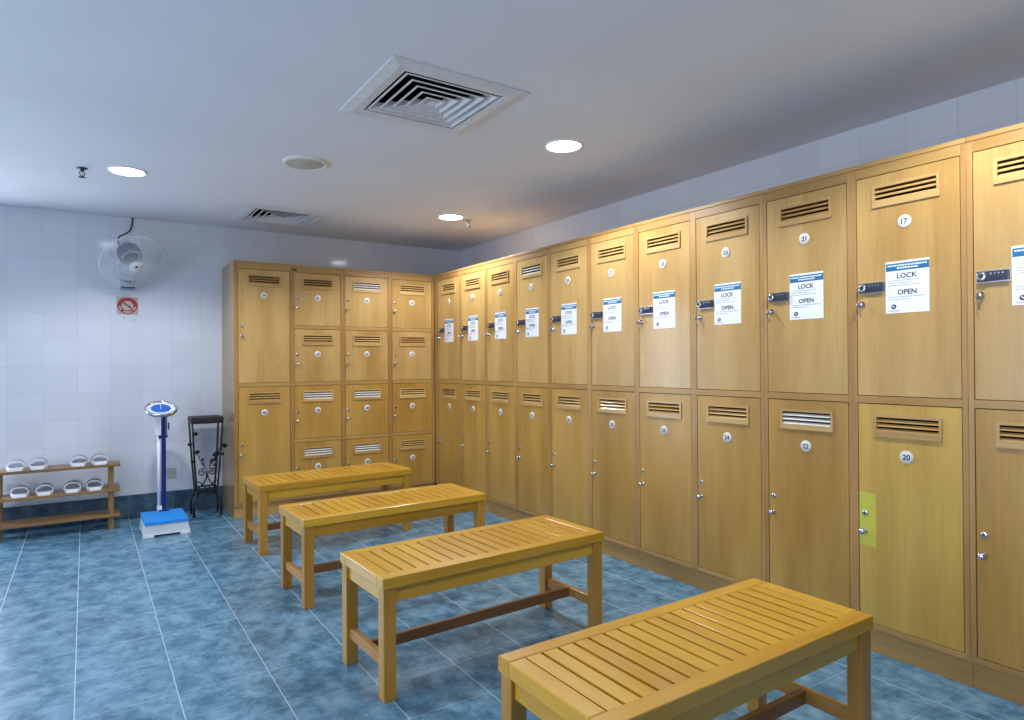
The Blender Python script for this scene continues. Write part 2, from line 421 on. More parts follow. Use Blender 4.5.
def keyhole_mesh():
    if 'h' not in _mesh:
        b = MB(); b.M = Matrix.Rotation(PI / 2, 4, 'X')
        b.lathe([(.0125, 0), (.0125, .003), (.0105, .005), (.0045, .005)], 18, 0); b.lathe([(.0045, .005), (.004, .003), (0, .003)], 18, 1)
        _mesh['h'] = b.mesh('keyhole', [M['chrome'], M['slate']])
    return _mesh['h']
def knob_mesh():
    if 'n' not in _mesh:
        b = MB(); b.M = Matrix.Rotation(PI / 2, 4, 'X')
        b.lathe([(.011, 0), (.011, .002), (.006, .004), (.006, .014), (.0125, .018), (.014, .023), (.012, .028), (.006, .030), (0, .0305)], 20, 0)
        _mesh['n'] = b.mesh('knob', [M['chrome']])
    return _mesh['n']
def notice_mesh():
    if 'o' not in _mesh:
        b = MB(); W, H = .174, .222                   # origin: centre
        b.box(-W / 2, W / 2, -.0009, 0, -H / 2, H / 2, 0)
        def zz(f): return H / 2 - f * H
        b.box(-W / 2 + .002, W / 2, -.0012, -.0009, zz(.185), zz(.04), 1)
        def greek(x0, x1, f, hh, m):                   # a line of print too small to read: a row of dashes
            rnd = random.Random(int(f * 1000)); x = x0
            while x < x1:
                l = rnd.uniform(.004, .012); b.box(x, min(x + l, x1), -.0015, -.0009, zz(f) - hh / 2, zz(f) + hh / 2, m); x += l + .0022
        greek(-.078, .078, .085, .006, 2); greek(-.04, .045, .135, .006, 2)
        for word, f in (('LOCK', .285), ('OPEN', .60)):
            b.M = Matrix.Translation((0, -.0013, zz(f))); vs, fs = text(word, .030); b.add_mesh(vs, fs, 3); b.M = Matrix.Identity(4)
        for f, x1 in ((.375, .05), (.42, .022), (.465, .052), (.69, .076), (.735, .012)): greek(-.076, x1, f, .0026, 4)
        b.M = Matrix.Translation((-.054, -.0009, zz(.875))) @ Matrix.Rotation(PI / 2, 4, 'X'); b.lathe([(.0105, 0), (.0105, .0006), (0, .0006)], 18, 3)
        b.M = Matrix.Identity(4); b.box(-.0585, -.0545, -.0019, -.0015, zz(.885), zz(.85), 0); b.box(-.0525, -.050, -.0019, -.0015, zz(.905), zz(.87), 0)
        greek(-.076, -.03, .955, .003, 4)
        _mesh['o'] = b.mesh('notice', [M['paper'], M['blue_band'], M['white'], M['ink'], M['pale_ink']])
    return _mesh['o']

def cabinet(label, loc, rz, w, depth, cols, group, top_x=None):
    """cols: list of (x0, width, [(z0, z1, number, style), ...]) ; local x left to right, y into the cabinet"""
    t = thing('locker_cabinet', label, 'locker', loc, rz, group)
    b = MB(); T = .018
    b.box(0, T, .02, depth, 0, TOP - .02, 2); b.box(w - T, w, .02, depth, 0, TOP - .02, 2)       # sides
    b.box(T, w - T, depth - .012, depth, 0, TOP - .02, 1)                                        # back
    b.box(T, w - T, .03, depth - .012, LB - .02, LB - .002, 1)                                   # bottom
    # front frame: stiles full height, rails between them
    edges = [0] + [e for x0, dw, _ in cols for e in (x0, x0 + dw)] + [w]
    for i in range(0, len(edges), 2):
        b.box(edges[i], edges[i + 1], 0, .022, LB - .022, TOP - .02, 0)
        if 0 < i < len(edges) - 2: b.box((edges[i] + edges[i + 1]) / 2 - .008, (edges[i] + edges[i + 1]) / 2 + .008, .022, depth - .012, LB, TOP - .03, 1)
    for x0, dw, ds in cols:
        zs = sorted([z for d in ds for z in d[:2]])
        b.box(x0, x0 + dw, 0, .022, LB - .022, zs[0], 3); b.box(x0, x0 + dw, 0, .022, zs[-1], TOP - .02, 3)
        for i in range(1, len(zs) - 1, 2):
            b.box(x0, x0 + dw, 0, .022, zs[i], zs[i + 1], 3); b.box(x0, x0 + dw, .022, depth - .012, zs[i] + .004, zs[i + 1] - .004, 1)
    b.build('carcass', [M['stile'], M['inside'], M['side'], M['rail']], t, bevel=.0012)
    b = MB(); b.box(.0, w, -.004, depth, TOP - .02, TOP); b.build('top_board', M['rail'], t, bevel=.002)
    b = MB(); b.box(.0, w, .018, .040, 0, LB - .022); b.box(.0, w, .008, .018, LB - .034, LB - .022); b.build('kickboard', M['rail'], t, bevel=.0015)
    G = .003
    for x0, dw, ds in cols:
        for z0, z1, num, st in ds:
            mat = st.get('mat', 'door'); W, H = dw - 2 * G, z1 - z0 - 2 * G
            d = link('door', door_mesh(W, H, mat), t, 0, (x0 + G, .002, z0 + G))
            if 'label' in st: d['label'] = st['label']
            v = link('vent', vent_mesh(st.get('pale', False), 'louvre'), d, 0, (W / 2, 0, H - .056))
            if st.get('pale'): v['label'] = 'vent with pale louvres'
            link('number_disc', disc_mesh(num), d, 0, (W / 2 - .002, 0, H - .219))
            lx = .025 - G
            if st['kind'] == 'keypad':
                link('keypad_lock', keypad_mesh(), d, 0, (.068 - G, 0, H - .489)); link('cam_lock', camlock_mesh(), d, 0, (lx, 0, H - .560))
                link('notice', notice_mesh(), d, .0, (.2135 - G, 0, H - .496))
            else:
                hk = .225 if H < .6 else .485
                link('keyhole', keyhole_mesh(), d, 0, (lx + .004, -.0006, H - hk)); link('knob', knob_mesh(), d, 0, (lx, -.0006, H - hk - .082))
            if st.get('tape'):
                b = MB(); n = 8
                b.prism([(0, -.117), (.071, -.119), (.073, .0), (.070, .117), (.0, .119)], -.0006, 0)
                o = b.build('tape', M['tape'], d, 0, (.001, 0, H - .514)); o['label'] = 'strip of yellow-green tape'
    return t

P = .4585
Y0 = 1.14
def ycol(k): return Y0 + P * k
GR = 'wooden locker cabinets along the right wall'
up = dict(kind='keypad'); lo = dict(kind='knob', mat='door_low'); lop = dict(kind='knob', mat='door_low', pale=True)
nums = {}                                             # column index counted from the near end
pairs = [(15, 18), (17, 20), (21, 22), (23, 24), (25, 26), (27, 28), (29, 30), (31, 32), (33, 34), (35, 36), (37, 38)]
def two_col(kfar, label, extra=0, styles=None):
    """cabinet whose far (left) edge is the stile at column boundary kfar"""
    w = 2 * P + extra; cols = []
    for c in range(2):
        ki = kfar - 1 - c                               # column between boundary ki and ki+1
        n = pairs[ki + 1] if 0 <= ki + 1 < len(pairs) else (13, 16)
        su, sl = dict(up), dict(lo)
        if styles and n[1] in styles: sl.update(styles[n[1]])
        if styles and n[0] in styles: su.update(styles[n[0]])
        cols.append((extra + c * P + .0205, DW, [(MID1, PT, n[0], su), (LB, MID0, n[1], sl)]))
    return cabinet(label, (2.90, ycol(kfar) + extra, 0), -PI / 2, w - .0008, XW - 2.90 - .004, cols, GR)
two_col(0, 'oak locker cabinet cut off by the right edge, beyond doors 17 and 20')
two_col(2, 'oak locker cabinet with green tape on its yellower door 20, also doors 17, 21, 22',
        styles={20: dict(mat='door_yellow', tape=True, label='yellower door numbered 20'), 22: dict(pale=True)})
two_col(4, 'oak locker cabinet with doors 23, 24, 25 and 26, between doors 21 and 27')
two_col(6, 'oak locker cabinet with doors 27, 28, 29 and 30, left of door 25')
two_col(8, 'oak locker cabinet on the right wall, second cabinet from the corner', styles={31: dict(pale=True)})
two_col(10, 'oak locker cabinet on the right wall, standing in the far corner', extra=.066)
GB = 'wooden locker cabinets on the back wall'
rows = [(PT, 1.6345), (1.6045, MID1), (MID0, .6315), (.6015, LB)]
kb = dict(kind='knob'); kbl = dict(kind='knob', mat='door_low')
cabinet('narrow oak locker cabinet with two tall doors beside the black plant stand', (1.037, 5.80, 0), 0, .477, YW - 5.80 - .004,
        [(.033, .427, [(MID1, PT, 39, dict(kb)), (LB, MID0, 40, dict(kbl))])], GB)
cols = []; n = 41
for c in range(3):
    ds = []
    for r, (z1, z0) in enumerate(rows):
        n += 1
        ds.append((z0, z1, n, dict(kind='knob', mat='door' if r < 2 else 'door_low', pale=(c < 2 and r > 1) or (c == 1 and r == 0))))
    cols.append((.0165 + c * .4597, .420, ds))
cw = cabinet('wide oak locker cabinet with twelve small square doors on the back wall', (1.515, 5.80, 0), 0, 1.384, YW - 5.80 - .004, cols, GB)

b = MB(); b.box(.001, .046, -.0035, .0, 2.114, 2.130); b.box(.004, .026, -.0075, -.0035, 2.116, 2.128); b.build('joint_plate', M['bronze'], cw, bevel=.001)

# ------------------------------------------------------------------ benches
BL, BD, BZ = 1.146, .444, .475
def make_bench():
    t = thing('slatted_bench', '', 'bench')
    hx, hy, bw = BL / 2, BD / 2, .055
    b = MB()
    b.box(-hx, hx, -hy, -hy + bw, BZ - .045, BZ, 0); b.box(-hx, hx, hy - bw, hy, BZ - .045, BZ, 0)
    b.box(-hx, -hx + bw, -hy + bw, hy - bw, BZ - .045, BZ, 1); b.box(hx - bw, hx, -hy + bw, hy - bw, BZ - .045, BZ, 1)
    b.build('seat_frame', [M['bench_x'], M['bench_y']], t, bevel=.004)
    b = MB(); n = 18; pitch = (BL - 2 * bw) / n
    for i in range(n):
        x = -hx + bw + i * pitch
        b.box(x + .0052, x + pitch - .0052, -hy + bw - .004, hy - bw + .004, BZ - .036, BZ - .002)
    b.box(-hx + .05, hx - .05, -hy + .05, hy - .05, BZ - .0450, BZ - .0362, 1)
    b.build('seat_slats', [M['bench_y'], M['under']], t, bevel=.0006)
    L = .052; ix, iy = hx - .006, hy - .006
    for sx in (-1, 1):
        for sy in (-1, 1):
            b = MB(); x0, x1 = sorted((sx * ix, sx * (ix - L))); y0, y1 = sorted((sy * iy, sy * (iy - L)))
            b.box(x0, x1, y0, y1, 0, BZ - .045); b.build('leg', M['bench_z'], t, bevel=.003)
    for sy in (-1, 1):
        b = MB(); y0, y1 = sorted((sy * (iy - .012), sy * (iy - .034))); b.box(-ix + L, ix - L, y0, y1, BZ - .045 - .06, BZ - .0452); b.build('apron', M['bench_x'], t, bevel=.002)
    for sx in (-1, 1):
        b = MB(); x0, x1 = sorted((sx * (ix - .012), sx * (ix - .034))); b.box(x0, x1, -iy + L, iy - L, BZ - .045 - .06, BZ - .0452); b.build('apron', M['bench_y'], t, bevel=.002)
        b = MB(); x0, x1 = sorted((sx * (ix - .014), sx * (ix - .038))); b.box(x0, x1, -iy + L, iy - L, .115, .160); b.build('side_stretcher', M['stretch_y'], t, bevel=.002)
    b = MB(); b.box(-ix + .038, ix - .038, -.0125, .0125, .113, .158); b.build('long_stretcher', M['stretch'], t, bevel=.002)
    return t
bench0 = make_bench()
spots = [(1.534, 1.320, 0.3, 'slatted yellow wooden bench nearest the viewer, legs cut by the bottom edge'),
         (1.502, 2.566, 2.2, 'slatted yellow wooden bench in front of doors 24 and 26, second nearest'),
         (1.517, 3.688, 2.2, 'slatted yellow wooden bench third from the viewer, second from the back lockers'),
         (1.535, 4.832, 2.9, 'slatted yellow wooden bench closest to the small square back lockers')]
for i, (x, y, a, lab) in enumerate(spots):
    o = bench0 if i == 0 else copy_tree(bench0)
    o.location = (x, y, 0); o.rotation_euler = (0, 0, math.radians(a))
    tag(o, lab, 'bench', 'slatted wooden benches in a row')

# ------------------------------------------------------------------ shoe rack and slippers
rk = thing('shoe_rack', 'low brown wooden shoe rack with three shelves against the tiled wall', 'rack', (-.15, 6.1, 0))
for z in (.515, .318, .120):
    b = MB(); b.box(-.45, .38, -.118, .118, z - .020, z); b.build('shelf', M['rack_x'], rk, bevel=.003)
for x in (-.408, .300):
    for y in (-.088, .078):
        b = MB(); b.box(x, x + .036, y, y + .030, 0, .495)
        b.build('post', M['rack_z'], rk, bevel=.002)
def make_slipper():
    t = thing('slipper', '', 'slipper')
    prof = [(.0, .036), (.03, .046), (.07, .053), (.11, .053), (.15, .046), (.19, .042), (.225, .038), (.245, .026)]
    def outline(k, sh=0): 
        p = [(w * k, y + sh) for y, w in prof]
        return p + [(-x, y) for x, y in p[::-1]]
    b = MB()
    lo, hi = outline(1.0), outline(1.08)
    b.hexa([(x, y, 0) for x, y in lo], [(x, y, .030) for x, y in hi]); b.build('sole', M['sole'], t, bevel=.004)
    b = MB(); b.slab(outline(.90, .0), .0302, .0325); b.build('footbed', M['foot'], t)
    b = MB(); n = 14; R = []
    for i in range(n + 1):
        a = PI * i / n
        R.append((math.cos(a), math.sin(a) ** .8))
    for (y0, y1, w0, w1, h0, h1) in ((.052, .100, .056, .058, .056, .063),):
        def ring(y, w, h, k): return [b.v((c * (w - k), y, .020 + s * (h - k))) for c, s in R]
        o0, o1, i0, i1 = ring(y0, w0, h0, 0), ring(y1, w1, h1, 0), ring(y0, w0, h0, .004), ring(y1, w1, h1, .004)
        for i in range(n):
            b.face([o0[i], o0[i + 1], o1[i + 1], o1[i]], 0, True); b.face([i0[i + 1], i0[i], i1[i], i1[i + 1]], 0, True)
            b.face([o0[i + 1], o0[i], i0[i], i0[i + 1]], 1); b.face([o1[i], o1[i + 1], i1[i + 1], i1[i]], 1)
        b.face([o0[0], o1[0], i1[0], i0[0]], 1); b.face([o0[n], i0[n], i1[n], o1[n]], 1)
    b.build('strap', [M['strap'], M['sole']], t)
    return t
sl0 = make_slipper()
sp = [(-.430, .515, 4, 'white slipper at the left end of the top shelf'), (-.300, .515, -2, 'white slipper second from left on the top shelf'),
      (-.046, .515, -3, 'white slipper second from right on the top shelf'), (.100, .515, 6, 'white slipper at the right end of the top shelf'),
      (-.405, .318, 5, 'white slipper with peaked strap at the left end of the middle shelf'), (-.262, .318, -2, 'white slipper second from left on the middle shelf'),
      (-.086, .318, 0, 'white slipper second from right on the middle shelf'), (.062, .318, 4, 'white slipper at the right end of the middle shelf')]
for i, (x, z, a, lab) in enumerate(sp):
    o = sl0 if i == 0 else copy_tree(sl0)
    o.location = (x, 5.990, z); o.rotation_euler = (0, 0, math.radians(a)); tag(o, lab, 'slipper', 'white slippers on the shoe rack')

# ------------------------------------------------------------------ weighing scale
sc = thing('weighing_scale', 'white personal weighing scale with blue platform and tall navy post', 'scale', (.51, 5.73, 0))
b = MB()
b.hexa([(-.155, -.186, .014), (.164, -.186, .014), (.164, .20, .014), (-.155, .20, .014)], [(-.146, -.182, .096), (.146, -.182, .096), (.146, .19, .096), (-.146, .19, .096)])
for x0, x1 in ((-.158, -.080), (.095, .167)):
    for y0, y1 in ((-.188, -.14), (.15, .20)): b.hexa([(x0, y0, 0), (x1, y0, 0), (x1, y1, 0), (x0, y1, 0)], [(x0 + .004, y0 + .001, .018), (x1 - .004, y0 + .001, .018), (x1 - .004, y1, .018), (x0 + .004, y1, .018)])
b.build('base', M['white_metal'], sc, bevel=.002)
b = MB(); b.box(-.148, .150, -.205, .205, .0962, .122); b.build('platform', M['blue_mat'], sc, bevel=.006)
b = MB(); b.box(-.002, .030, .152, .182, .122, .905); b.box(-.022, .050, .145, .190, .1221, .134); b.build('post', M['navy_metal'], sc, bevel=.003)
b = MB(); b.tube([(-.020, .167, .122), (-.020, .167, .80)], .013, 12); b.box(-.034, .0, .150, .184, .1342, .165)
b.build('height_rod', M['white_metal'], sc)
b = MB(); b.box(-.046, -.006, .148, .186, .735, .862); b.build('slider', M['white'], sc, bevel=.003)
b = MB(); b.box(-.024, -.002, .146, .188, .705, .728); b.build('clamp', M['navy_metal'], sc, bevel=.002)
b = MB(); b.tube([(.030, .166, .716), (.046, .166, .716)], .008, 10); b.build('clamp_knob', M['navy_metal'], sc)
b = MB(); b.box(.046, .056, .158, .174, .77, .83); b.box(.030, .047, .163, .169, .797, .803); b.build('handle', M['navy_metal'], sc)
b = MB(); b.tube([(.036, .160, .895), (.036, .160, .72)], .004, 8); b.build('measuring_wire', M['navy_metal'], sc)
tilt = Matrix.Translation((-.004, .170, .942)) @ Matrix.Rotation(math.radians(25), 4, 'X')
b = MB(); b.M = tilt
b.lathe([(0, -.030), (.085, -.030), (.112, -.020), (.121, -.006), (.121, .006), (.114, .013), (.104, .010), (.100, .002)], 40)
b.build('dial_case', M['chrome'], sc)
b = MB(); b.M = tilt
b.lathe([(.100, .002), (.072, .0035)], 40, 0); b.lathe([(.072, .0035), (0, .0035)], 40, 1)
for k in range(24):
    a = 2 * PI * k / 24; c, s = math.cos(a), math.sin(a); h = .0012
    b.face([b.v((c * .078 - s * h, s * .078 + c * h, .0048)), b.v((c * .078 + s * h, s * .078 - c * h, .0048)), b.v((c * .094 + s * h, s * .094 - c * h, .0042)), b.v((c * .094 - s * h, s * .094 + c * h, .0042))], 2)
b.box(-.0016, .0016, -.02, .066, .0055, .007, 0)
b.build('dial_face', [M['white'], M['dial'], M['ink']], sc)
b = MB(); b.box(-.012, .040, .150, .186, .895, .918); b.build('dial_bracket', M['navy_metal'], sc, bevel=.003)

# ------------------------------------------------------------------ plant stand
ps = thing('plant_stand', 'black wrought iron plant stand with leaf and scroll ornament beside the lockers', 'stand', (.868, 6.14, 0))
b = MB(); b.slab([(-.127, -.116), (.127, -.116), (.127, .116), (-.127, .116)], .800, .848, 0)
b.build('tray', M['wicker'], ps, bevel=.008)
b = MB(); b.tube([(-.119, -.108, .798), (.119, -.108, .798), (.119, .108, .798), (-.119, .108, .798)], .006, 8, cyclic=True); b.build('tray_rim', M['black'], ps)
for sx in (-1, 1):
    for sy in (-1, 1):
        b = MB(); pts = [(sx * .117, sy * .104, .80), (sx * .108, sy * .095, .62), (sx * .096, sy * .080, .42), (sx * .082, sy * .068, .24), (sx * .074, sy * .062, .185), (sx * .090, sy * .074, .165), (sx * .104, sy * .086, .130), (sx * .108, sy * .090, .07), (sx * .104, sy * .088, .006)]
        b.tube(pts, [.008] * 8 + [.009], 8); b.tube([(sx * .104, sy * .088, 0), (sx * .104, sy * .088, .008)], .012, 10); b.build('leg', M['black'], ps)
def spiral(cx, cz, r0, r1, a0, turns, y, n=22):
    return [(cx + (r0 + (r1 - r0) * i / n) * math.cos(a0 + turns * 2 * PI * i / n), y, cz + (r0 + (r1 - r0) * i / n) * math.sin(a0 + turns * 2 * PI * i / n)) for i in range(n + 1)]
for sy in (-1,):
    b = MB(); y = sy * .074
    for sx in (-1, 1):
        tr = spiral(sx * .040, .375, .006, .032, 0 if sx > 0 else PI, sx * 1.35, y)
        b.tube(tr, .0055, 6)
        b.tube([(sx * .008, y, .385), (sx * .004, y, .33), (sx * .03, y, .28), (sx * .072, y, .245)], .0055, 6)
        b.tube([(sx * .078, y, .30), (sx * .05, y, .29), (sx * .015, y, .245), (sx * .0, y, .20)], .0055, 6)
        b.tube([(sx * .016, y, .41), (sx * .03, y, .45), (sx * .038, y, .49)], .004, 6)
    b.build('scrollwork', M['black'], ps)
b = MB()
for z, hx, hy in ((.190, .078, .066), (.235, .082, .069)): b.tube([(-hx, -hy, z), (hx, -hy, z), (hx, hy, z), (-hx, hy, z)], .007, 8, cyclic=True)
for i in range(7):
    x = -.066 + i * .022; b.tube([(x, -.067, .19), (x, -.068, .235)], .005, 6)
b.build('lower_band', M['black'], ps)
def leaf(x, y, z, ang, l):
    b = MB(); b.M = Matrix.Translation((x, y, z)) @ Matrix.Rotation(ang, 4, 'Y')
    pts = [(0, 0), (.3, .30), (.6, .34), (.85, .18), (1, 0), (.85, -.18), (.6, -.34), (.3, -.30)]
    c = b.v((.45 * l, -.006, 0)); d = b.v((.45 * l, .006, 0)); r = [b.v((px * l, 0, pz * l)) for px, pz in pts]
    for i in range(8):
        j = (i + 1) % 8
        b.face([r[i], r[j], c], 0, True); b.face([r[j], r[i], d], 0, True)
    b.build('leaf', M['black'], ps)
for x, z, a, l in ((-.118, .705, -.1, .05), (-.112, .62, PI + .1, .045), (-.104, .555, 0, .05), (-.094, .475, PI, .04), (.098, .535, PI - .3, .065), (.085, .48, PI, .05), (.108, .60, .2, .055), (.100, .52, -.2, .035), (.035, .485, PI / 2 + .3, .032), (-.040, .47, -PI / 2 + .3, .03), (.05, .42, -.9, .035)):
    leaf(x, -.094 if abs(x) > .06 else -.074, z, a, l)
b = MB(); b.tube([(-.108, -.092, .56), (-.07, -.08, .52), (-.045, -.075, .46), (-.03, -.074, .43)], .0035, 6); b.tube([(.106, -.092, .60), (.088, -.085, .55), (.05, -.078, .47), (.03, -.074, .44)], .0035, 6)
b.build('vine', M['black'], ps)

# ------------------------------------------------------------------ wall things
ol = thing('wall_outlet', 'small grey-white double socket plate on the tiled wall behind the scale', 'outlet', (0.618, YW, 0.350)); ol['kind'] = 'thing'
b = MB(); b.box(-.042, .042, -.010, -.0005, -.045, .045); b.build('cover_plate', M['outlet'], ol, bevel=.003)
b = MB()
for x in (-.020, .022):
    b.box(x - .012, x + .012, -.0112, -.0102, -.012, .024, 1)
    for dx, dz in ((-.006, .0), (.006, 0), (0, .014)): b.box(x + dx - .002, x + dx + .002, -.0118, -.0112, dz - .004, dz + .004, 0)
b.build('socket', [M['slate'], M['outlet']], ol)
sg = thing('no_smoking_sign', 'square no smoking sign with red ring under the wall fan', 'sign', (0.299, YW, 1.796))
b = MB(); b.box(-.079, .079, -.004, -.0005, -.074, .074); b.build('plate', M['sign'], sg, bevel=.001)
b = MB()
def ring(b, r0, r1, y, m, n=40):
    a = [b.v((r0 * math.cos(2 * PI * k / n), y, r0 * math.sin(2 * PI * k / n))) for k in range(n)]; c = [b.v((r1 * math.cos(2 * PI * k / n), y, r1 * math.sin(2 * PI * k / n))) for k in range(n)]
    for k in range(n): b.face([a[k], a[(k + 1) % n], c[(k + 1) % n], c[k]], m)
b.M = Matrix.Diagonal((1.04, 1, .96, 1)); ring(b, .042, .072, -.0045, 0); b.M = Matrix.Identity(4)
b.M = Matrix.Translation((0, -.0046, 0)) @ Matrix.Rotation(math.radians(45), 4, 'Y'); b.box(-.045, .045, 0, .0006, -.0045, .0045, 0)
b.M = Matrix.Translation((.002, -.0050, .002)) @ Matrix.Rotation(math.radians(28), 4, 'Y'); b.box(-.034, .020, 0, .0004, -.0045, .0045, 1); b.box(.021, .030, 0, .0004, -.0045, .0045, 0)
def arc_text(word, r, a0, a1, size, top):
    n = len(word)
    for i, ch in enumerate(word):
        if ch == ' ': continue
        a = a0 + (a1 - a0) * (i / (n - 1) if n > 1 else .5)
        rot = (a - PI / 2) if top else (a + PI / 2)
        b.M = Matrix.Translation((r * math.cos(a) * 1.04, -.0052, r * math.sin(a) * .96)) @ Matrix.Rotation(-rot, 4, 'Y')
        vs, fs = text(ch, size); b.add_mesh(vs, fs, 2)
arc_text('NO SMOKING', .0565, math.radians(195), math.radians(345), .017, False)
b.build('emblem', [M['red'], M['ink'], M['paper']], sg)
for x, z, lab in ((0.271, 1.695, 'small grey screw plug left and just below the no smoking sign'), (0.342, 1.677, 'small grey screw plug right and lower below the no smoking sign')):
    b = MB(); b.M = Matrix.Translation((x, YW, z)) @ Matrix.Rotation(PI / 2, 4, 'X')
    b.lathe([(.008, -.002), (.008, 0), (.008, .003), (.005, .005), (.002, .003), (0, .003)], 12); tag(b.build('screw_plug', M['steel']), lab, 'screw plug', 'screw plugs under the sign')

fn = thing('oscillating_fan', 'round white wire caged wall fan mounted above the no smoking sign', 'fan', (.30, YW, 2.0))
def bezier(p, q, r, n=10): return [tuple((1 - t) ** 2 * p[i] + 2 * t * (1 - t) * q[i] + t * t * r[i] for i in range(3)) for t in [k / n for k in range(n + 1)]]
b = MB(); b.box(-.055, .055, -.014, -.0005, -.075, .075); b.box(-.045, .045, -.075, -.014, -.045, .045); b.build('mounting_box', M['fan_grey'], fn, bevel=.006)
b = MB(); b.box(-.03, .03, -.0765, -.0752, -.012, .004); b.box(-.046, .05, -.068, -.02, -.055, -.0455); b.build('control_panel', M['motor'], fn, bevel=.001)
hc = Vector((.329, 6.06, 2.130)) - Vector((.30, YW, 2.0))                  # centre of the cage
ax = Vector((.22, -.74, -.66)).normalized(); xx = Vector((1, 0, 0)); xx = (xx - ax * xx.dot(ax)).normalized(); yy = ax.cross(xx)
HM = Matrix.Translation(hc) @ Matrix((xx, yy, ax)).transposed().to_4x4()
b = MB(); tail = hc - ax * .19
b.tube([(0, -.06, .03), (0, -.085, .10), tuple(hc - ax * .13)], .020, 10); b.build('arm', M['fan_grey'], fn)
b = MB(); b.M = HM; b.lathe([(0, -.19), (.06, -.188), (.082, -.165), (.088, -.10), (.082, -.072), (0, -.068)], 24); b.build('motor_housing', M['motor'], fn)
b = MB(); b.M = HM
RG = .242
fp = [(.046, .068), (.10, .066), (.17, .050), (.225, .022), (RG, 0)]; bp = [(.060, -.064), (.12, -.062), (.19, -.046), (.23, -.020), (RG, 0)]
N = 104
for k in range(N):
    a = 2 * PI * k / N; c, s = math.cos(a), math.sin(a)
    b.tube([(r * c, r * s, z) for r, z in fp], .0011, 4, cap=False)
    if k % 2 == 0: b.tube([(r * c, r * s, z) for r, z in bp], .0010, 4, cap=False)
for r, z, w in ((RG, 0, .005), (.046, .068, .003), (.135, .0585, .0018), (.06, -.064, .003), (.15, -.056, .0018)):
    b.tube([(r * math.cos(2 * PI * k / 48), r * math.sin(2 * PI * k / 48), z) for k in range(48)], w, 6, cyclic=True)
b.build('cage', M['wire'], fn)
b = MB(); b.M = HM; b.lathe([(0, .062), (.046, .062), (.048, .068), (.044, .074), (0, .075)], 28, 0); b.lathe([(.011, .0755), (.009, .0765), (0, .0765)], 14, 1); b.build('badge', [M['white'], M['motor']], fn)
b = MB(); b.M = HM; b.lathe([(.0, -.056), (.034, -.056), (.036, -.02), (.028, .012), (0, .018)], 24); b.build('hub', M['motor'], fn)
for k in range(3):
    b = MB(); b.M = HM @ Matrix.Rotation(2 * PI * k / 3 + .15, 4, 'Z')
    rows_ = []
    for i in range(7):
        r = .03 + .185 * i / 6; w = .030 + .065 * math.sin(PI * min(1, (i + .6) / 6.2) * .62) - (.045 if i == 6 else 0); tw = .55 - .25 * i / 6
        rows_.append([(r, u * w * math.cos(tw), u * w * math.sin(tw) - .018) for u in (-1, -.5, 0, .5, 1)])
    top = [[b.v((x, y, z + .001)) for x, y, z in rr] for rr in rows_]; bot = [[b.v((x, y, z - .001)) for x, y, z in rr] for rr in rows_]
    for i in range(6):
        for j in range(4):
            b.face([top[i][j], top[i + 1][j], top[i + 1][j + 1], top[i][j + 1]], 0, True); b.face([bot[i][j], bot[i][j + 1], bot[i + 1][j + 1], bot[i + 1][j]], 0, True)
    for i in range(6):
        for j in (0, 4): b.face([top[i][j], top[i + 1][j], bot[i + 1][j], bot[i][j]])
    for j in range(4): b.face([top[6][j], top[6][j + 1], bot[6][j + 1], bot[6][j]])
    b.build('blade', M['blade'], fn)
b = MB(); pc = [(.038, -.010, .5430), (.034, -.014, .48), (.018, -.02, .43), (-.015, -.06, .395), (-.06, -.09, .365), (-.075, -.10, .33), (-.05, -.10, .25), (.0, -.09, .14)]
b.tube(pc, .006, 8); b.build('power_cord', M['cord'], fn)

# ------------------------------------------------------------------ ceiling things
def make_downlight():
    t = thing('downlight', '', 'light')
    b = MB(); b.lathe([(.098, -.002), (.100, -.007), (.108, -.008), (.113, -.003), (.114, 0)], 40); b.build('trim_ring', M['white'], t)
    b = MB(); b.lathe([(.0985, -.004), (.085, -.008), (.05, -.011), (0, -.012)], 40); b.build('diffuser', M['lamp'], t)
    ld = bpy.data.lights.new('downlight_beam', 'SPOT'); ld.energy = 50; ld.color = (.92, .95, 1); ld.spot_size = math.radians(150); ld.spot_blend = .4; ld.shadow_soft_size = .06
    lo_ = bpy.data.objects.new('lamp_beam', ld); COL.objects.link(lo_); lo_.parent = t; lo_.location = (0, 0, -.075)
    return t
d0 = make_downlight()
for i, (x, y, lab) in enumerate(((2.309, 2.947, 'round lit ceiling downlight nearest the right lockers, largest in view'),
                                 (0.229, 4.838, 'round lit ceiling downlight at the left above the wall fan'),
                                 (2.611, 4.897, 'round lit ceiling downlight farthest back near the corner'),
                                 (-1.75, 2.9, 'round lit ceiling downlight out of view to the left of the benches'), (2.30, .90, 'round lit ceiling downlight out of view above door 17'))):
    o = d0 if i == 0 else copy_tree(d0)
    o.location = (x, y, ZC); tag(o, lab, 'light', 'round ceiling downlights')
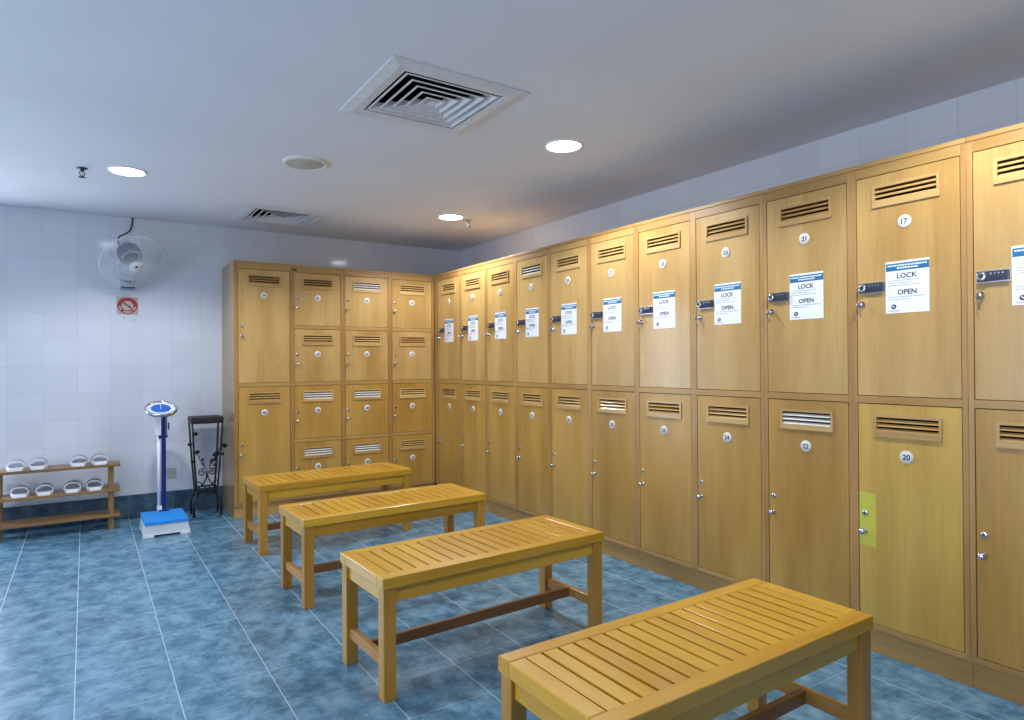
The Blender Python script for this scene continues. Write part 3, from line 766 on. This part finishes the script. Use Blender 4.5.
def make_diffuser():
    t = thing('air_diffuser', '', 'vent')
    b = MB(); R, r = .338, VH - .002
    def sq(h, z): return [b.v((sx * h, sy * h, z)) for sx, sy in ((-1, -1), (1, -1), (1, 1), (-1, 1))]
    def band(a, c, m=0):
        for i in range(4): b.face([a[i], a[(i + 1) % 4], c[(i + 1) % 4], c[i]], m)
    s = [sq(R, -.0005), sq(R, -.006), sq(R - .05, -.014), sq(r, -.010), sq(r, .03)]
    for p, q in zip(s, s[1:]): band(p, q)
    b.build('frame', M['vent'], t)
    b = MB()
    for h in (.236, .190, .144, .098, .052):
        g = min(.011, h - .02)
        p = [sq(h, -.0095), sq(h - g, -.010), sq(h - g - .026, .024), sq(h - g - .024, .025), sq(h - g + .002, -.0086), sq(h, -.0086)]
        for i, (q, r2) in enumerate(zip(p, p[1:] + p[:1])): band(q, r2, 1 if i in (2, 3) else 0)  # blade backs black: shade of the gaps put into the colour
    c = sq(.020, -.011); b.face(c)
    b.build('louvres', [M['vent'], M['void']], t)
    b = MB(); a = sq(r - .001, .0305); c = sq(r - .001, .16); band(a, c); b.face(c); b.build('duct_box', M['void'], t)
    return t
a0 = make_diffuser()
for i, (p, lab) in enumerate(((V1, 'square white ceiling air diffuser nearer the viewer, above the benches'), (V2, 'square white ceiling air diffuser farther back, close to the back wall'))):
    o = a0 if i == 0 else copy_tree(a0); o.location = (p[0], p[1], ZC); tag(o, lab, 'vent', 'square ceiling air diffusers')
sk = thing('ceiling_speaker', 'round beige ceiling speaker between the two air diffusers', 'speaker', (1.149, 4.051, ZC)); sk['kind'] = 'thing'
b = MB(); b.lathe([(.106, -.006), (.110, -.014), (.125, -.016), (.138, -.010), (.140, 0)], 40); b.build('rim', M['cream'], sk)
b = MB(); b.lathe([(.107, -.007), (.09, -.014), (.05, -.018), (0, -.019)], 40)
for rr in (.025, .05, .075, .098): b.tube([(rr * math.cos(2 * PI * k / 32), rr * math.sin(2 * PI * k / 32), -.0195 + (rr / .107) ** 2 * .010) for k in range(32)], .0018, 5, cyclic=True)
b.build('grille', M['grille'], sk)
def make_sprinkler(dark):
    t = thing('fire_sprinkler', '', 'sprinkler')
    m = M['cord'] if dark else M['chrome']
    b = MB(); b.lathe([(.032, 0), (.030, -.004), (.012, -.006), (.010, -.022), (0, -.022)], 20); b.build('escutcheon', M['motor'] if dark else M['steel'], t)
    b = MB()
    for sx in (-1, 1): b.tube([(sx * .010, 0, -.02), (sx * .015, 0, -.034), (sx * .008, 0, -.050), (0, 0, -.056)], .003, 6)
    b.tube([(0, 0, -.022), (0, 0, -.052)], .0025, 6); b.build('frame_arms', m, t)
    b = MB()
    for k in range(10):
        a = 2 * PI * k / 10; c, s = math.cos(a), math.sin(a)
        b.hexa([(c * .003 - s * .003, s * .003 + c * .003, -.0595), (c * .003 + s * .003, s * .003 - c * .003, -.0595), (c * .020 + s * .004, s * .020 - c * .004, -.0595), (c * .020 - s * .004, s * .020 + c * .004, -.0595)],
               [(c * .003 - s * .003, s * .003 + c * .003, -.057), (c * .003 + s * .003, s * .003 - c * .003, -.057), (c * .020 + s * .004, s * .020 - c * .004, -.057), (c * .020 - s * .004, s * .020 + c * .004, -.057)])
    b.build('deflector', m, t)
    return t
s1 = make_sprinkler(True); s1.location = (-0.014, 4.916, ZC); tag(s1, 'dark ceiling sprinkler head beside the left downlight', 'sprinkler', 'ceiling sprinkler heads')
s2 = make_sprinkler(False); s2.location = (2.800, 4.925, ZC); tag(s2, 'small chrome ceiling sprinkler head beside the farthest downlight', 'sprinkler', 'ceiling sprinkler heads')

# ------------------------------------------------------------------ camera, view
f, yaw, pitch, roll, H = 647.47, .5827, .0049, -.0063, 1.29
F = Vector((math.sin(yaw) * math.cos(pitch), math.cos(yaw) * math.cos(pitch), math.sin(pitch)))
r = Vector((math.cos(yaw), -math.sin(yaw), 0)); u = r.cross(F)
R_ = r * math.cos(roll) + u * math.sin(roll); U_ = -r * math.sin(roll) + u * math.cos(roll)
cd = bpy.data.cameras.new('camera'); cam = bpy.data.objects.new('camera', cd); COL.objects.link(cam)
cd.sensor_fit = 'HORIZONTAL'; cd.sensor_width = 36; cd.lens = f * 36 / 1024; cd.clip_start = .02
mw = Matrix((R_, U_, -F)).transposed().to_4x4(); mw.translation = (0, 0, H); cam.matrix_world = mw
S.camera = cam
w = bpy.data.worlds.new('world'); S.world = w; w.use_nodes = True
w.node_tree.nodes['Background'].inputs[0].default_value = (.6, .75, 1, 1); w.node_tree.nodes['Background'].inputs[1].default_value = .2
vs = S.view_settings; vs.view_transform = 'Standard'; vs.look = 'None'; vs.gamma = 1; vs.use_curve_mapping = False; vs.exposure = .47
S.cycles.use_denoising = True; S.cycles.max_bounces = 8; S.cycles.diffuse_bounces = 6; S.cycles.sample_clamp_indirect = 8
